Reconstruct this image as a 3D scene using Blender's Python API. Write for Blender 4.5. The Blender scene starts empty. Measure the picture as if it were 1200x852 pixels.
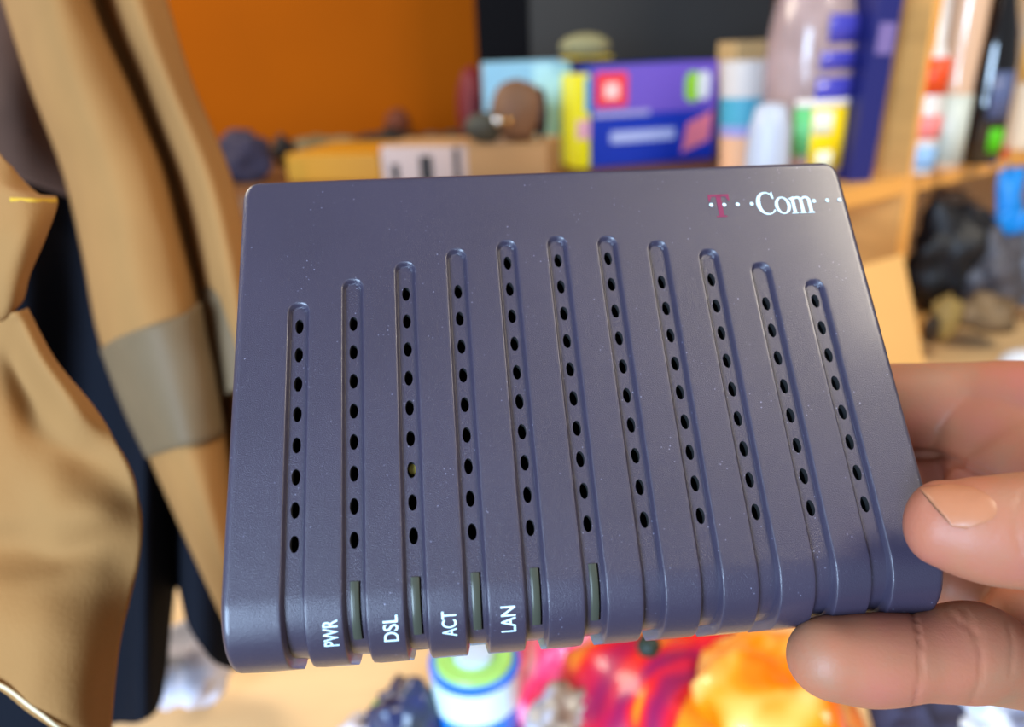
import bpy, bmesh, math, random
import numpy as np
from mathutils import Vector, Matrix, noise
from mathutils.bvhtree import BVHTree
R = math.radians
SC = bpy.context.scene
COL = SC.collection
rng = random.Random(7)

# ------------------------------------------------------------------ camera
W_, H_, F_ = 1200.0, 852.0, 905.47
C2W = Matrix.Translation((0, 0, 1.15)) @ Matrix.Rotation(R(68), 4, 'X') @ Matrix.Rotation(R(-2.3), 4, 'Z')
cam = bpy.data.cameras.new('camera'); camo = bpy.data.objects.new('camera', cam); COL.objects.link(camo)
camo.matrix_world = C2W; SC.camera = camo
cam.sensor_fit = 'HORIZONTAL'; cam.sensor_width = 36; cam.lens = F_ * 36 / W_
cam.clip_start = 0.01; cam.clip_end = 50
cam.dof.use_dof = True; cam.dof.focus_distance = 0.148; cam.dof.aperture_fstop = 9.2

# ------------------------------------------------------------------ world, lights, exposure
wd = bpy.data.worlds.new('world'); SC.world = wd; wd.use_nodes = True
bg = wd.node_tree.nodes['Background']; bg.inputs[0].default_value = (0.93, 0.95, 1.0, 1); bg.inputs[1].default_value = 0.26

def area(name, loc, target, sx, sy, power, color):
    l = bpy.data.lights.new(name, 'AREA'); l.shape = 'RECTANGLE'; l.size = sx; l.size_y = sy; l.energy = power; l.color = color
    o = bpy.data.objects.new(name, l); COL.objects.link(o); o.location = loc
    o.rotation_euler = (Vector(target) - Vector(loc)).to_track_quat('-Z', 'Y').to_euler(); return o
area('window_light', (-0.80, -1.20, 1.32), (0, 0.2, 1.12), 0.7, 1.1, 74, (0.52, 0.73, 1.0))
area('ceiling_light', (-1.15, 1.1, 2.0), (0.0, 1.1, 0.9), 0.6, 0.6, 19, (1.0, 0.87, 0.68))
area('room_lamp', (0.9, 0.0, 2.2), (0.6, 0.9, 0.9), 0.5, 0.5, 19, (1.0, 0.88, 0.70))
vs = SC.view_settings
SC.display_settings.display_device = 'sRGB'
vs.view_transform = 'Standard'; vs.look = 'None'; vs.gamma = 1; vs.use_curve_mapping = False; vs.exposure = 0.12

# ------------------------------------------------------------------ helpers
def srgb(r, g, b):
    f = lambda c: (c / 255 / 12.92) if c / 255 <= 0.04045 else ((c / 255 + 0.055) / 1.055) ** 2.4
    return (f(r), f(g), f(b), 1)

def mat(name, col, rough=0.6, metal=0.0, bump=0.0, bscale=200.0, var=0.0, vscale=8.0, spec=0.5, col2=None, trans=0.0,
        ior=1.45, sss=0.0, coat=0.0, stretch=(1, 1, 1), detail=4.0):
    m = bpy.data.materials.new(name); m.use_nodes = True
    nt = m.node_tree; b = nt.nodes['Principled BSDF']; L = nt.links
    b.inputs['Base Color'].default_value = col; b.inputs['Roughness'].default_value = rough
    b.inputs['Metallic'].default_value = metal; b.inputs['Specular IOR Level'].default_value = spec
    b.inputs['Transmission Weight'].default_value = trans; b.inputs['IOR'].default_value = ior
    b.inputs['Coat Weight'].default_value = coat
    if sss:
        b.inputs['Subsurface Weight'].default_value = sss; b.inputs['Subsurface Radius'].default_value = (0.0035, 0.0012, 0.0007)
        b.inputs['Subsurface Scale'].default_value = 1.0
    tc = nt.nodes.new('ShaderNodeTexCoord'); mp = nt.nodes.new('ShaderNodeMapping'); mp.inputs['Scale'].default_value = stretch
    L.new(tc.outputs['Object'], mp.inputs['Vector'])
    if var or col2:
        n = nt.nodes.new('ShaderNodeTexNoise'); n.inputs['Scale'].default_value = vscale; n.inputs['Detail'].default_value = detail
        L.new(mp.outputs[0], n.inputs['Vector'])
        cr = nt.nodes.new('ShaderNodeValToRGB'); L.new(n.outputs['Fac'], cr.inputs[0])
        c2 = col2 or tuple(min(1, c * (1 + var)) for c in col[:3]) + (1,)
        c1 = col if col2 else tuple(c * (1 - var) for c in col[:3]) + (1,)
        cr.color_ramp.elements[0].position = 0.35; cr.color_ramp.elements[1].position = 0.65
        cr.color_ramp.elements[0].color = c1; cr.color_ramp.elements[1].color = c2
        L.new(cr.outputs[0], b.inputs['Base Color'])
    if bump:
        n = nt.nodes.new('ShaderNodeTexNoise'); n.inputs['Scale'].default_value = bscale; n.inputs['Detail'].default_value = 3
        L.new(mp.outputs[0], n.inputs['Vector'])
        bp = nt.nodes.new('ShaderNodeBump'); bp.inputs['Strength'].default_value = bump; bp.inputs['Distance'].default_value = 0.3 / bscale
        L.new(n.outputs['Fac'], bp.inputs['Height']); L.new(bp.outputs[0], b.inputs['Normal'])
    return m

def tag(o, label=None, cat=None, group=None, kind=None):
    if label: o['label'] = label
    if cat: o['category'] = cat
    if group: o['group'] = group
    if kind: o['kind'] = kind
    return o

MW = {}
def thing(name, label, cat, M=None, group=None):
    o = bpy.data.objects.new(name, None); COL.objects.link(o); o.empty_display_size = 0.02
    M = M or Matrix(); o.matrix_world = M; MW[o] = M.copy()
    return tag(o, label, cat, group)

def obj(name, V, F, m, parent=None, smooth=False, world=False, mats=None, fm=None):
    """V in the parent's local frame, or in world coordinates with world=True"""
    me = bpy.data.meshes.new(name)
    if parent is not None and world:
        inv = MW[parent].inverted(); V = [inv @ Vector(v) for v in V]
    me.from_pydata([tuple(v) for v in V], [], F); me.validate()
    for mm in (mats or [m]): me.materials.append(mm)
    if fm is not None: me.polygons.foreach_set('material_index', fm)
    if smooth: me.polygons.foreach_set('use_smooth', [True] * len(me.polygons))
    me.update()
    o = bpy.data.objects.new(name, me); COL.objects.link(o)
    if parent is not None: o.parent = parent; MW[o] = MW[parent]
    else: MW[o] = Matrix()
    return o

def bevel(o, w, n=2, ang=40):
    b = o.modifiers.new('bevel', 'BEVEL'); b.width = w; b.segments = n; b.limit_method = 'ANGLE'; b.angle_limit = R(ang); return o

class MB:
    def __init__(s): s.V = []; s.F = []; s.m = []
    def add(s, V, F, mi=0):
        k = len(s.V); s.V += [Vector(v) for v in V]; s.F += [tuple(i + k for i in f) for f in F]; s.m += [mi] * len(F); return s
    def box(s, x0, x1, y0, y1, z0, z1, mi=0):
        return s.add([(x, y, z) for z in (z0, z1) for y in (y0, y1) for x in (x0, x1)],
                     [(0, 2, 3, 1), (4, 5, 7, 6), (0, 1, 5, 4), (2, 6, 7, 3), (0, 4, 6, 2), (1, 3, 7, 5)], mi)
    def lathe(s, prof, n=32, c=(0, 0), mi=0, sx=1, sy=1):
        V = []; F = []
        for r, z in prof:
            for k in range(n):
                a = 2 * math.pi * k / n; V.append((c[0] + sx * r * math.cos(a), c[1] + sy * r * math.sin(a), z))
        for i in range(len(prof) - 1):
            for k in range(n):
                k2 = (k + 1) % n; F.append((i * n + k, i * n + k2, (i + 1) * n + k2, (i + 1) * n + k))
        F.append(tuple(range(n))[::-1]); F.append(tuple((len(prof) - 1) * n + k for k in range(n)))
        return s.add(V, F, mi)
    def prism(s, pts, h0, h1, f=lambda x, y, h: (x, y, h), mi=0):
        n = len(pts); V = [f(x, y, h) for h in (h0, h1) for x, y in pts]
        F = [tuple(range(n))[::-1], tuple(range(n, 2 * n))] + [(i, (i + 1) % n, n + (i + 1) % n, n + i) for i in range(n)]
        return s.add(V, F, mi)
    def build(s, name, m, parent=None, smooth=False, mats=None, world=False):
        return obj(name, s.V, s.F, m, parent, smooth, world, mats, s.m if mats else None)

def C(u, v, d):      # point that the photograph shows at (u, v), d metres in front of the lens plane
    return C2W @ Vector(((u - 600) / F_ * d, -(v - 426) / F_ * d, -d))
CAMP = C2W.translation
def on_z(u, v, z):   # where the sight line meets the level plane z
    q = C(u, v, 1.0) - CAMP; return CAMP + q * ((z - CAMP.z) / q.z)
def on_y(u, v, y):
    q = C(u, v, 1.0) - CAMP; return CAMP + q * ((y - CAMP.y) / q.y)
def stand(p, yaw=0): return Matrix.Translation(p) @ Matrix.Rotation(yaw, 4, 'Z')

def cr(p0, p1, p2, p3, t):
    return 0.5 * ((2 * p1) + (-p0 + p2) * t + (2 * p0 - 5 * p1 + 4 * p2 - p3) * t * t + (-p0 + 3 * p1 - 3 * p2 + p3) * t ** 3)
def spline(P, n):
    P = [np.array(p, float) for p in P]; out = []
    for i in range(len(P) - 1):
        a = P[i - 1] if i else 2 * P[0] - P[1]; d = P[i + 2] if i + 2 < len(P) else 2 * P[-1] - P[-2]
        for k in range(n): out.append(cr(a, P[i], P[i + 1], d, k / n))
    return out + [P[-1]]
def sheet(rows, n=8):      # rows of (u, v, d) control points -> smooth world-space grid
    g = [spline(r, n) for r in rows]
    cols = [spline([g[i][j] for i in range(len(g))], n) for j in range(len(g[0]))]
    nr, nc = len(cols[0]), len(cols)
    V = [C(*cols[j][i]) for i in range(nr) for j in range(nc)]
    F = [(i * nc + j, i * nc + j + 1, (i + 1) * nc + j + 1, (i + 1) * nc + j) for i in range(nr - 1) for j in range(nc - 1)]
    return V, F, nr, nc
def crumple(V, amp, sc, seed=0.0):
    out = []
    for v in V:
        d = (v - CAMP).normalized(); s = Vector((seed, seed * 2, 0))
        out.append(v + d * amp * noise.fractal(v * sc + s, 1.0, 2.0, 3))
    return out
def blob(c, r, n=2, amp=0.0, sc=20, sx=1, sy=1, sz=1, seed=0):
    bm = bmesh.new(); bmesh.ops.create_icosphere(bm, subdivisions=n, radius=1)
    V = []
    for v in bm.verts:
        q = Vector((v.co.x * sx * r, v.co.y * sy * r, v.co.z * sz * r))
        k = 1 + amp * noise.fractal(q * sc + Vector((seed * .37 + .3, seed * .73, seed * .59)), 1.0, 2.0, 3); V.append(Vector(c) + q * k)
    F = [tuple(x.index for x in f.verts) for f in bm.faces]; bm.free(); return V, F

# ------------------------------------------------------------------ materials
WOOD = mat('pale_wood', srgb(214, 160, 92), 0.45, var=0.10, vscale=6, stretch=(1, 1, 6), bump=0.1, bscale=60)
WOODEDGE = mat('wood_edge', srgb(236, 170, 84), 0.5, var=0.06, vscale=10)
DESK = mat('desk_wood', srgb(226, 190, 140), 0.4, var=0.08, vscale=5, stretch=(1, 6, 1))
ORANGE = mat('orange_paint', srgb(146, 72, 0), 0.8, var=0.05, vscale=3, spec=0.08)
DARKWOOD = mat('dark_wood', srgb(104, 66, 30), 0.6, var=0.15, vscale=10)
TAN = mat('tan_canvas', srgb(150, 108, 62), 0.85, bump=0.35, bscale=900, var=0.06, vscale=14, spec=0.2)
BLACKC = mat('black_cloth', srgb(16, 18, 26), 0.9, bump=0.3, bscale=500, spec=0.15)
TANSHADE = mat('shaded_tan_cloth', srgb(74, 52, 42), 0.9, var=0.15, vscale=20, spec=0.15)  # tan cloth in shadow, the shade put into the brown colour
GREYC = mat('grey_patch_cloth', srgb(106, 86, 60), 0.7, bump=0.3, bscale=700, var=0.06, vscale=30)
YELST = mat('yellow_stitching', srgb(196, 152, 40), 0.8)
HEM = mat('pale_stitching', srgb(214, 196, 160), 0.8)

# ------------------------------------------------------------------ the setting
ZD = 0.75                                              # desk top
ZS = None
s = MB().box(-2.5, 3.0, -2.0, 2.6, -0.05, 0); tag(s.build('floor', mat('brown_floor', srgb(120, 96, 74), 0.6, var=0.1)), kind='structure')
WY = 1.75
s = MB().box(-2.5, 3.0, WY, WY + 0.08, 0, 2.7); tag(s.build('wall_back', ORANGE), kind='structure')

# ------------------------------------------------------------------ modem (photograph's main subject)
r1 = Vector((0.99571804, 0.05396044, -0.07505902)); r2 = Vector((-0.0775222, 0.92972173, -0.36001085)); nn = Vector((0.05036766, 0.36428804, 0.92992383))
POSE = Matrix(((r1.x, r2.x, nn.x, 0.01380916), (r1.y, r2.y, nn.y, -0.02878007), (r1.z, r2.z, nn.z, -0.13969618), (0, 0, 0, 1)))
MM = Matrix.Scale(0.001, 4)
PLM = mat('dark_plastic', srgb(52, 46, 62), 0.34, bump=1.0, bscale=5200, var=0.06, vscale=35, spec=0.6, coat=0.4)
PLM.node_tree.nodes['Principled BSDF'].inputs['Coat Roughness'].default_value = 0.17
def add_specks(m, scale, thr, col):            # dust specks lying on the plastic
    nt = m.node_tree; b = nt.nodes['Principled BSDF']; L = nt.links; src = b.inputs['Base Color'].links[0].from_socket
    tc = nt.nodes.new('ShaderNodeTexCoord'); v = nt.nodes.new('ShaderNodeTexVoronoi'); v.inputs['Scale'].default_value = scale
    n = nt.nodes.new('ShaderNodeTexNoise'); n.inputs['Scale'].default_value = 130
    L.new(tc.outputs['Object'], v.inputs['Vector']); L.new(tc.outputs['Object'], n.inputs['Vector'])
    mr = nt.nodes.new('ShaderNodeMapRange'); mr.inputs['From Min'].default_value = thr; mr.inputs['From Max'].default_value = thr * .5
    L.new(v.outputs['Distance'], mr.inputs['Value'])
    m2 = nt.nodes.new('ShaderNodeMapRange'); m2.inputs['From Min'].default_value = .5; m2.inputs['From Max'].default_value = .66; L.new(n.outputs['Fac'], m2.inputs['Value'])
    mu = nt.nodes.new('ShaderNodeMath'); mu.operation = 'MULTIPLY'; L.new(mr.outputs[0], mu.inputs[0]); L.new(m2.outputs[0], mu.inputs[1])
    mx = nt.nodes.new('ShaderNodeMix'); mx.data_type = 'RGBA'; L.new(mu.outputs[0], mx.inputs[0]); L.new(src, mx.inputs[6]); mx.inputs[7].default_value = col
    L.new(mx.outputs[2], b.inputs['Base Color'])
add_specks(PLM, 800, 0.13, srgb(128, 128, 150))
[n for n in PLM.node_tree.nodes if n.type == 'BUMP'][0].inputs['Distance'].default_value = 0.00009
HOLEM = mat('hole_black', srgb(10, 10, 12), 0.9)
PIPEM = mat('smoky_green_plastic', srgb(62, 64, 54), 0.32, spec=0.45)
WHITEP = mat('white_print', srgb(205, 232, 240), 0.6)
MAGP = mat('magenta_print', srgb(122, 22, 66), 0.6)
BASEM = mat('base_plastic', srgb(72, 70, 80), 0.5, bump=0.3, bscale=1500)
INNER = mat('inside_black', srgb(14, 14, 15), 0.9)

modem = thing('modem', 'dark blue-grey plastic modem with eleven slotted grooves, held up by a hand', 'modem', C2W @ POSE)
HWD, YT, Y0, RA, RE = 64.7, 76.0, -8.5, 12.0, 1.5
ZB = -23.0
PX = 10.5; Q = 6.03
def prof(sv):
    """path over the shell: parameter = y on the flat top, further on the arc length; -> (y, z, ny, nz)"""
    if sv >= Y0:
        top = YT - RE
        if sv <= top: return sv, 0.0, 0.0, 1.0
        a = (sv - top) / RE
        if a <= math.pi / 2: return top + RE * math.sin(a), -RE + RE * math.cos(a), math.sin(a), math.cos(a)
        return YT, -RE - (a - math.pi / 2) * RE, 1.0, 0.0
    a = (Y0 - sv) / RA
    if a <= math.pi / 2: return Y0 - RA * math.sin(a), -RA + RA * math.cos(a), -math.sin(a), math.cos(a)
    return Y0 - RA, -RA - (a - math.pi / 2) * RA, -1.0, 0.0
S_FRONT = Y0 - RA * math.pi / 2; S_END = S_FRONT - (-ZB - RA)
S_BACK = YT - RE + RE * math.pi / 2 + (-ZB - RE)
def surf(x, sv, off=0.0):
    y, z, ny, nz = prof(sv); return Vector((x, y + ny * off, z + nz * off))
gtop = [47.1, 51.8, 55.2, 57.7, 59.2, 59.7, 59.2, 57.6, 55.1, 51.4, 46.8]
nholes = [8, 8, 9, 9, 10, 10, 10, 9, 9, 8, 8]
GW = 2.2; FWI = 1.5
def gdepth(dist, sv):
    D = 1.05 if sv > Y0 else 1.05 + 0.75 * min(1, (Y0 - sv) / (RA * 1.3))
    if dist >= GW: return 0.0
    if dist <= FWI: return D
    t = (GW - dist) / (GW - FWI)
    return D * t * t * (1.25 - 0.25 * t)
bm = bmesh.new()
def vadd(p): return bm.verts.new(p * 0.001)
def grid(xs, ss, f, skip=None):
    P = [[vadd(f(x, q)) for x in xs] for q in ss]
    for i in range(len(ss) - 1):
        for j in range(len(xs) - 1):
            if skip and skip((xs[j] + xs[j + 1]) / 2, (ss[i] + ss[i + 1]) / 2): continue
            bm.faces.new((P[i + 1][j], P[i + 1][j + 1], P[i][j + 1], P[i][j]))
    return P
arc = [Y0 - RA * math.pi / 2 * k / 36 for k in range(37)] + [S_FRONT - 1.5, S_FRONT - 5, S_END]
GE = 2.7
flatrows = [60.4, 50, 35, 20, 8, 0, Y0]
top_rows = [S_BACK, YT - RE + RE * 1.5708 + 6] + [YT - RE + RE * 1.5708 * k / 8 for k in range(8, -1, -1)] + [74.0, 73.2, 72, 68, 60.4]
def hw(sv):
    y = min(prof(sv)[0], YT); r = 4.0
    if y > YT - r: return HWD - (r - math.sqrt(max(0, r * r - (y - (YT - r)) ** 2)))
    return HWD
lblk = [-(HWD - 2.0), -60, -52.5 - GE]
allx = []
# top area above the grooves, full width
def fx(x, sv):       # x in [-HWD, HWD]; outer band carries the rounded edge
    w = hw(sv); ax = abs(x); sg = 1 if x > 0 else -1
    if ax <= 58: return surf(x, sv)
    X = 58 + (ax - 58) * (w - 58) / (HWD - 58)
    o = 0.0
    if X > w - RE: t = min(1.0, (X - (w - RE)) / RE); o = -(RE - RE * math.sqrt(max(0, 1 - t * t)))
    return surf(sg * X, sv, o)
edge = [58 + (HWD - 58) * k for k in (0.0, 0.4, 0.72)] + [HWD - RE + RE * math.sin(R(a)) for a in (0, 12, 24, 36, 48, 60, 72, 82, 90)]
fullx = [-e for e in edge[::-1]] + [-40, -20, 0, 20, 40] + edge
Ptop = grid(fullx, top_rows, fx)
mainrows = flatrows + arc[1:]
sidesL = grid([-e for e in edge[::-1]] + [-52.5 - GE], mainrows, fx)
sidesR = grid([52.5 + GE] + edge, mainrows, fx)
for i in range(10):
    c = -52.5 + PX * i; grid([c + GE, c + PX / 2, c + PX - GE], mainrows, surf)
# side walls
for P, j in ((Ptop, 0), (sidesL, 0), (Ptop, -1), (sidesR, -1)):
    col = [r[j] for r in P]; low = [bm.verts.new((v.co.x, v.co.y, ZB * 0.001)) for v in col]
    for i in range(len(col) - 1):
        if (col[i].co - low[i].co).length + (col[i + 1].co - low[i + 1].co).length < 1e-5: continue
        a = (col[i], col[i + 1], low[i + 1], low[i])
        bm.faces.new(a if j == -1 else a[::-1])
floorx = [-1.5, -1.1, -0.75, 0, 0.55, 1.05, 1.5]
wallR = [1.5, 1.57, 1.64, 1.71, 1.78, 1.85, 1.92, 1.99, 2.06, 2.13, 2.2, GE]
wallL = [-x for x in wallR[::-1]]
pits = []
for g in range(11):
    cx = -52.5 + PX * g; yc = gtop[g] - GW
    def fg(x, sv, cx=cx, yc=yc):
        d = abs(x - cx) if sv < yc else math.hypot(x - cx, sv - yc)
        return surf(x, sv, -gdepth(d, sv))
    nh = nholes[g]; ytop_cell = (nh - 1) * Q + Q / 2; ybot = -Q / 2
    if ytop_cell > yc: yc_cells = ytop_cell
    # rounded upper end: fine rows and columns
    endrows = [60.4] + [gtop[g] + 0.15 - k * 0.14 for k in range(int((GW + 0.3) / 0.14) + 1)]
    endrows = [e for e in endrows if e > ytop_cell + 0.02] + [ytop_cell] if ytop_cell > yc else endrows + [ytop_cell]
    finex = [cx - GE + 2 * GE * k / 36 for k in range(37)]
    # first cell may lie inside the rounded end: then let walls follow fg row by row
    xsL = [cx + x for x in wallL]; xsR = [cx + x for x in wallR]; xsF = [cx + x for x in floorx]
    full = sorted(set(xsL + xsF + xsR))
    grid(full, endrows, fg)
    rows = []
    y = ytop_cell
    while y > ybot + 1e-6:
        rows.append(y); y -= Q / (14 if y > yc - 1 else 2)
    rows = [ytop_cell - k * Q / 14 for k in range(14)] + [ytop_cell - Q - k * Q for k in range(nh - 1)] + [ybot]
    grid(xsL, rows, fg); grid(xsR, rows, fg)
    for k in range(nh):
        y = k * Q; D = 1.05; N = 24
        ring = []
        for a in range(N):      # rectangle border hit by the ray of this angle
            t = 2 * math.pi * a / N; dx, dy = math.cos(t), math.sin(t)
            kx = FWI / abs(dx) if abs(dx) > 1e-6 else 1e9; ky = (Q / 2) / abs(dy) if abs(dy) > 1e-6 else 1e9
            m_ = min(kx, ky); ring.append((dx * m_, dy * m_))
        # push the four nearest samples into the corners
        for sx in (-1, 1):
            for sy in (-1, 1):
                b = min(range(N), key=lambda i: math.hypot(ring[i][0] - sx * FWI, ring[i][1] - sy * Q / 2)); ring[b] = (sx * FWI, sy * Q / 2)
        outer = [vadd(Vector((cx + p[0], y + p[1], -D))) for p in ring]
        angs = [math.atan2(p[1] / 1.55, p[0] / 0.8) for p in ring]
        inn = [vadd(Vector((cx + 0.80 * math.cos(t), y + 1.55 * math.sin(t), -D))) for t in angs]
        top_ = [vadd(Vector((cx + 0.80 * math.cos(t), y + 1.55 * math.sin(t), -D - 0.006))) for t in angs]
        low = [vadd(Vector((cx + 0.80 * math.cos(t), y + 1.55 * math.sin(t), -D - 1.5))) for t in angs]
        for a in range(N):
            b = (a + 1) % N
            bm.faces.new((outer[a], outer[b], inn[b], inn[a]))
            f = bm.faces.new((top_[a], top_[b], low[b], low[a])); f.material_index = 1
    lowrows = [ybot, -5, -7.1, -8.5] + arc[1:]
    sp0, sp1 = -7.1, Y0 - RA * R(50)
    haspipe = 1 <= g <= 5
    grid(full, lowrows, fg, (lambda x, q, cx=cx: sp1 < q < sp0 and -0.75 < x - cx < 1.05) if haspipe else None)
bmesh.ops.remove_doubles(bm, verts=bm.verts, dist=2e-6)
me = bpy.data.meshes.new('top_shell'); bm.to_mesh(me); bm.free()
me.materials.append(PLM); me.materials.append(HOLEM)
me.polygons.foreach_set('use_smooth', [True] * len(me.polygons)); me.update(); me.set_sharp_from_angle(angle=R(32))
shell = bpy.data.objects.new('top_shell', me); COL.objects.link(shell); shell.parent = modem

m_ = MB()     # lower housing
def rr(w0, w1, y0, y1, r, n=6):
    P = []
    for cx_, cy_, a0 in ((w1 - r, y1 - r, 0), (w0 + r, y1 - r, 90), (w0 + r, y0 + r, 180), (w1 - r, y0 + r, 270)):
        for k in range(n + 1): a = R(a0 + 90 * k / n); P.append((cx_ + r * math.cos(a), cy_ + r * math.sin(a)))
    return P
sc_ = lambda x, y, h: (x * 0.001, y * 0.001, h * 0.001)
m_.prism(rr(-64.2, 64.2, Y0 - RA + 3.2, YT - 0.4, 4), -28.0, ZB - 0.2, sc_)
bo = m_.build('bottom_housing', BASEM, modem); bevel(bo, 0.001, 2)
m_ = MB().prism(rr(-61, 61, -15, 72, 4), -10.2, -9.0, sc_); m_.build('circuit_board', INNER, modem)
m_ = MB().lathe([(0.0012, -0.009), (0.0012, -0.0035), (0.0009, -0.0032)], 12, (-0.0315 + 0.0004, 2 * Q * 0.001 + 0.0008))
m_.build('capacitor', mat('capacitor_yellow', srgb(214, 190, 90), 0.5), modem, smooth=False)
for (x, y) in ((-56, -11), (56, -11), (-56, 68), (56, 68)):
    MB().lathe([(0.004, -0.0295), (0.0045, -0.0280)], 20, (x * 0.001, y * 0.001)).build('rubber_foot', HOLEM, modem)
# light pipes
for g in range(1, 6):
    cx = -52.5 + PX * g; b_ = MB(); n = 30; s0, s1 = -7.15, Y0 - RA * R(49.5)
    V = []; cs = [(-0.76, -0.6), (-0.76, 0.03), (-0.66, 0.15), (-0.4, 0.22), (0.0, 0.24), (0.4, 0.2), (0.7, 0.12), (0.78, 0.0), (0.78, -0.6)]
    for k in range(n + 1):
        q = s0 + (s1 - s0) * k / n; D = gdepth(0, q)
        for (x, o) in cs: V.append(surf(cx + x, q, -D + o) * 0.001)
    nc = len(cs); F = [(i * nc + j, (i + 1) * nc + j, (i + 1) * nc + j + 1, i * nc + j + 1) for i in range(n) for j in range(nc - 1)]
    F += [tuple(range(nc)), tuple(range(n * nc, n * nc + nc))[::-1]]
    obj('light_pipe', V, F, PIPEM, modem, smooth=False)
# printed words on the rounded front
def text_mesh(txt, bold):
    cu = bpy.data.curves.new('t', 'FONT'); cu.body = txt; cu.size = 1; cu.offset = bold; cu.resolution_u = 4; cu.fill_mode = 'BOTH'
    o = bpy.data.objects.new('t', cu); COL.objects.link(o); dg = bpy.context.evaluated_depsgraph_get(); dg.update()
    me = bpy.data.meshes.new_from_object(o.evaluated_get(dg)); bpy.data.objects.remove(o); return me
for txt, xc, ln in (('PWR', -46.25, 5.1), ('DSL', -36.0, 5.1), ('ACT', -25.9, 4.9), ('LAN', -15.6, 5.1)):
    tm = text_mesh(txt, 0.010); xs = [v.co.x for v in tm.vertices]; ys = [v.co.y for v in tm.vertices]
    x0, x1, y0, y1 = min(xs), max(xs), min(ys), max(ys); smid = Y0 - RA * R(35.3)
    V = [surf(xc + 1.3 - 2.6 * (v.co.y - y0) / (y1 - y0), smid - ln / 2 + ln * (v.co.x - x0) / (x1 - x0), 0.09) * 0.001 for v in tm.vertices]
    obj('printed_word', V, [tuple(p.vertices) for p in tm.polygons], WHITEP, modem)
# logo: serif letters drawn as outlines
def strip(b, outer, inner, closed=False):
    n = len(outer); V = [(x, y, 0.06) for x, y in outer] + [(x, y, 0.06) for x, y in inner]
    b.add([Vector(v) * 0.001 for v in V], [(i, (i + 1) % n, n + (i + 1) % n, n + i) for i in range(n if closed else n - 1)])
def poly(b, pts): b.add([Vector((x, y, 0.06)) * 0.001 for x, y in pts], [tuple(range(len(pts)))])
def flat_disc(b, x, y, rx, ry=None, n=16):
    ry = ry or rx; b.add([Vector((x, y, 0.12)) * 0.001] + [Vector((x + rx * math.cos(2 * math.pi * k / n), y + ry * math.sin(2 * math.pi * k / n), 0.12)) * 0.001 for k in range(n)],
                         [(0, 1 + k, 1 + (k + 1) % n) for k in range(n)])
b = MB()      # C
A = [R(38 + 284 * k / 40) for k in range(41)]
strip(b, [(46.35 + 2.25 * math.cos(a), 65.4 + 2.85 * math.sin(a)) for a in A], [(46.55 + 1.75 * math.cos(a) * (0.86 + 0.10 * abs(math.sin(a))), 65.4 + 2.52 * math.sin(a)) for a in A])
poly(b, [(47.75, 68.2), (48.02, 68.2), (48.12, 66.5), (47.9, 66.5), (47.55, 67.1)])
# o
A = [2 * math.pi * k / 36 for k in range(36)]
strip(b, [(49.85 + 1.72 * math.cos(a), 64.75 + 2.15 * math.sin(a)) for a in A], [(49.85 + 1.02 * math.cos(a), 64.75 + 1.85 * math.sin(a)) for a in A], True)
# m
for x in (52.25, 54.05, 55.85):
    poly(b, [(x - 0.36, 62.65), (x + 0.36, 62.65), (x + 0.36, 65.9), (x - 0.36, 66.1)]); poly(b, [(x - 0.72, 62.6), (x + 0.72, 62.6), (x + 0.72, 62.85), (x - 0.72, 62.85)])
poly(b, [(51.5, 66.45), (52.61, 66.9), (52.61, 65.8), (51.89, 66.1), (51.5, 66.2)])
for x0 in (52.61, 54.41):
    A = [R(180 * k / 12) for k in range(13)]
    strip(b, [(x0 + 0.72 + 1.08 * math.cos(a), 65.75 + 1.1 * math.sin(a)) for a in A], [(x0 + 0.60 + 0.62 * math.cos(a), 65.75 + 0.62 * math.sin(a)) for a in A])
b.build('logo_letters', WHITEP, modem)
b = MB()      # T
poly(b, [(35.5, 62.75), (36.6, 62.75), (36.6, 67.9), (35.5, 67.9)]); poly(b, [(34.9, 62.45), (37.2, 62.45), (37.2, 62.8), (34.9, 62.8)])
poly(b, [(33.75, 67.55), (38.35, 67.55), (38.35, 68.1), (33.75, 68.1)])
poly(b, [(33.75, 66.4), (34.0, 66.4), (34.5, 67.55), (33.75, 67.55)]); poly(b, [(38.35, 66.4), (38.1, 66.4), (37.6, 67.55), (38.35, 67.55)])
b.build('logo_letter', MAGP, modem)
for x, y in ((34.15, 65.52), (37.02, 65.42), (39.95, 65.40), (43.07, 65.40), (56.96, 65.51), (59.95, 65.55), (62.7, 65.57)):
    b = MB(); flat_disc(b, x, y, 0.42, 0.45); b.build('logo_dot', WHITEP, modem)

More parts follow.
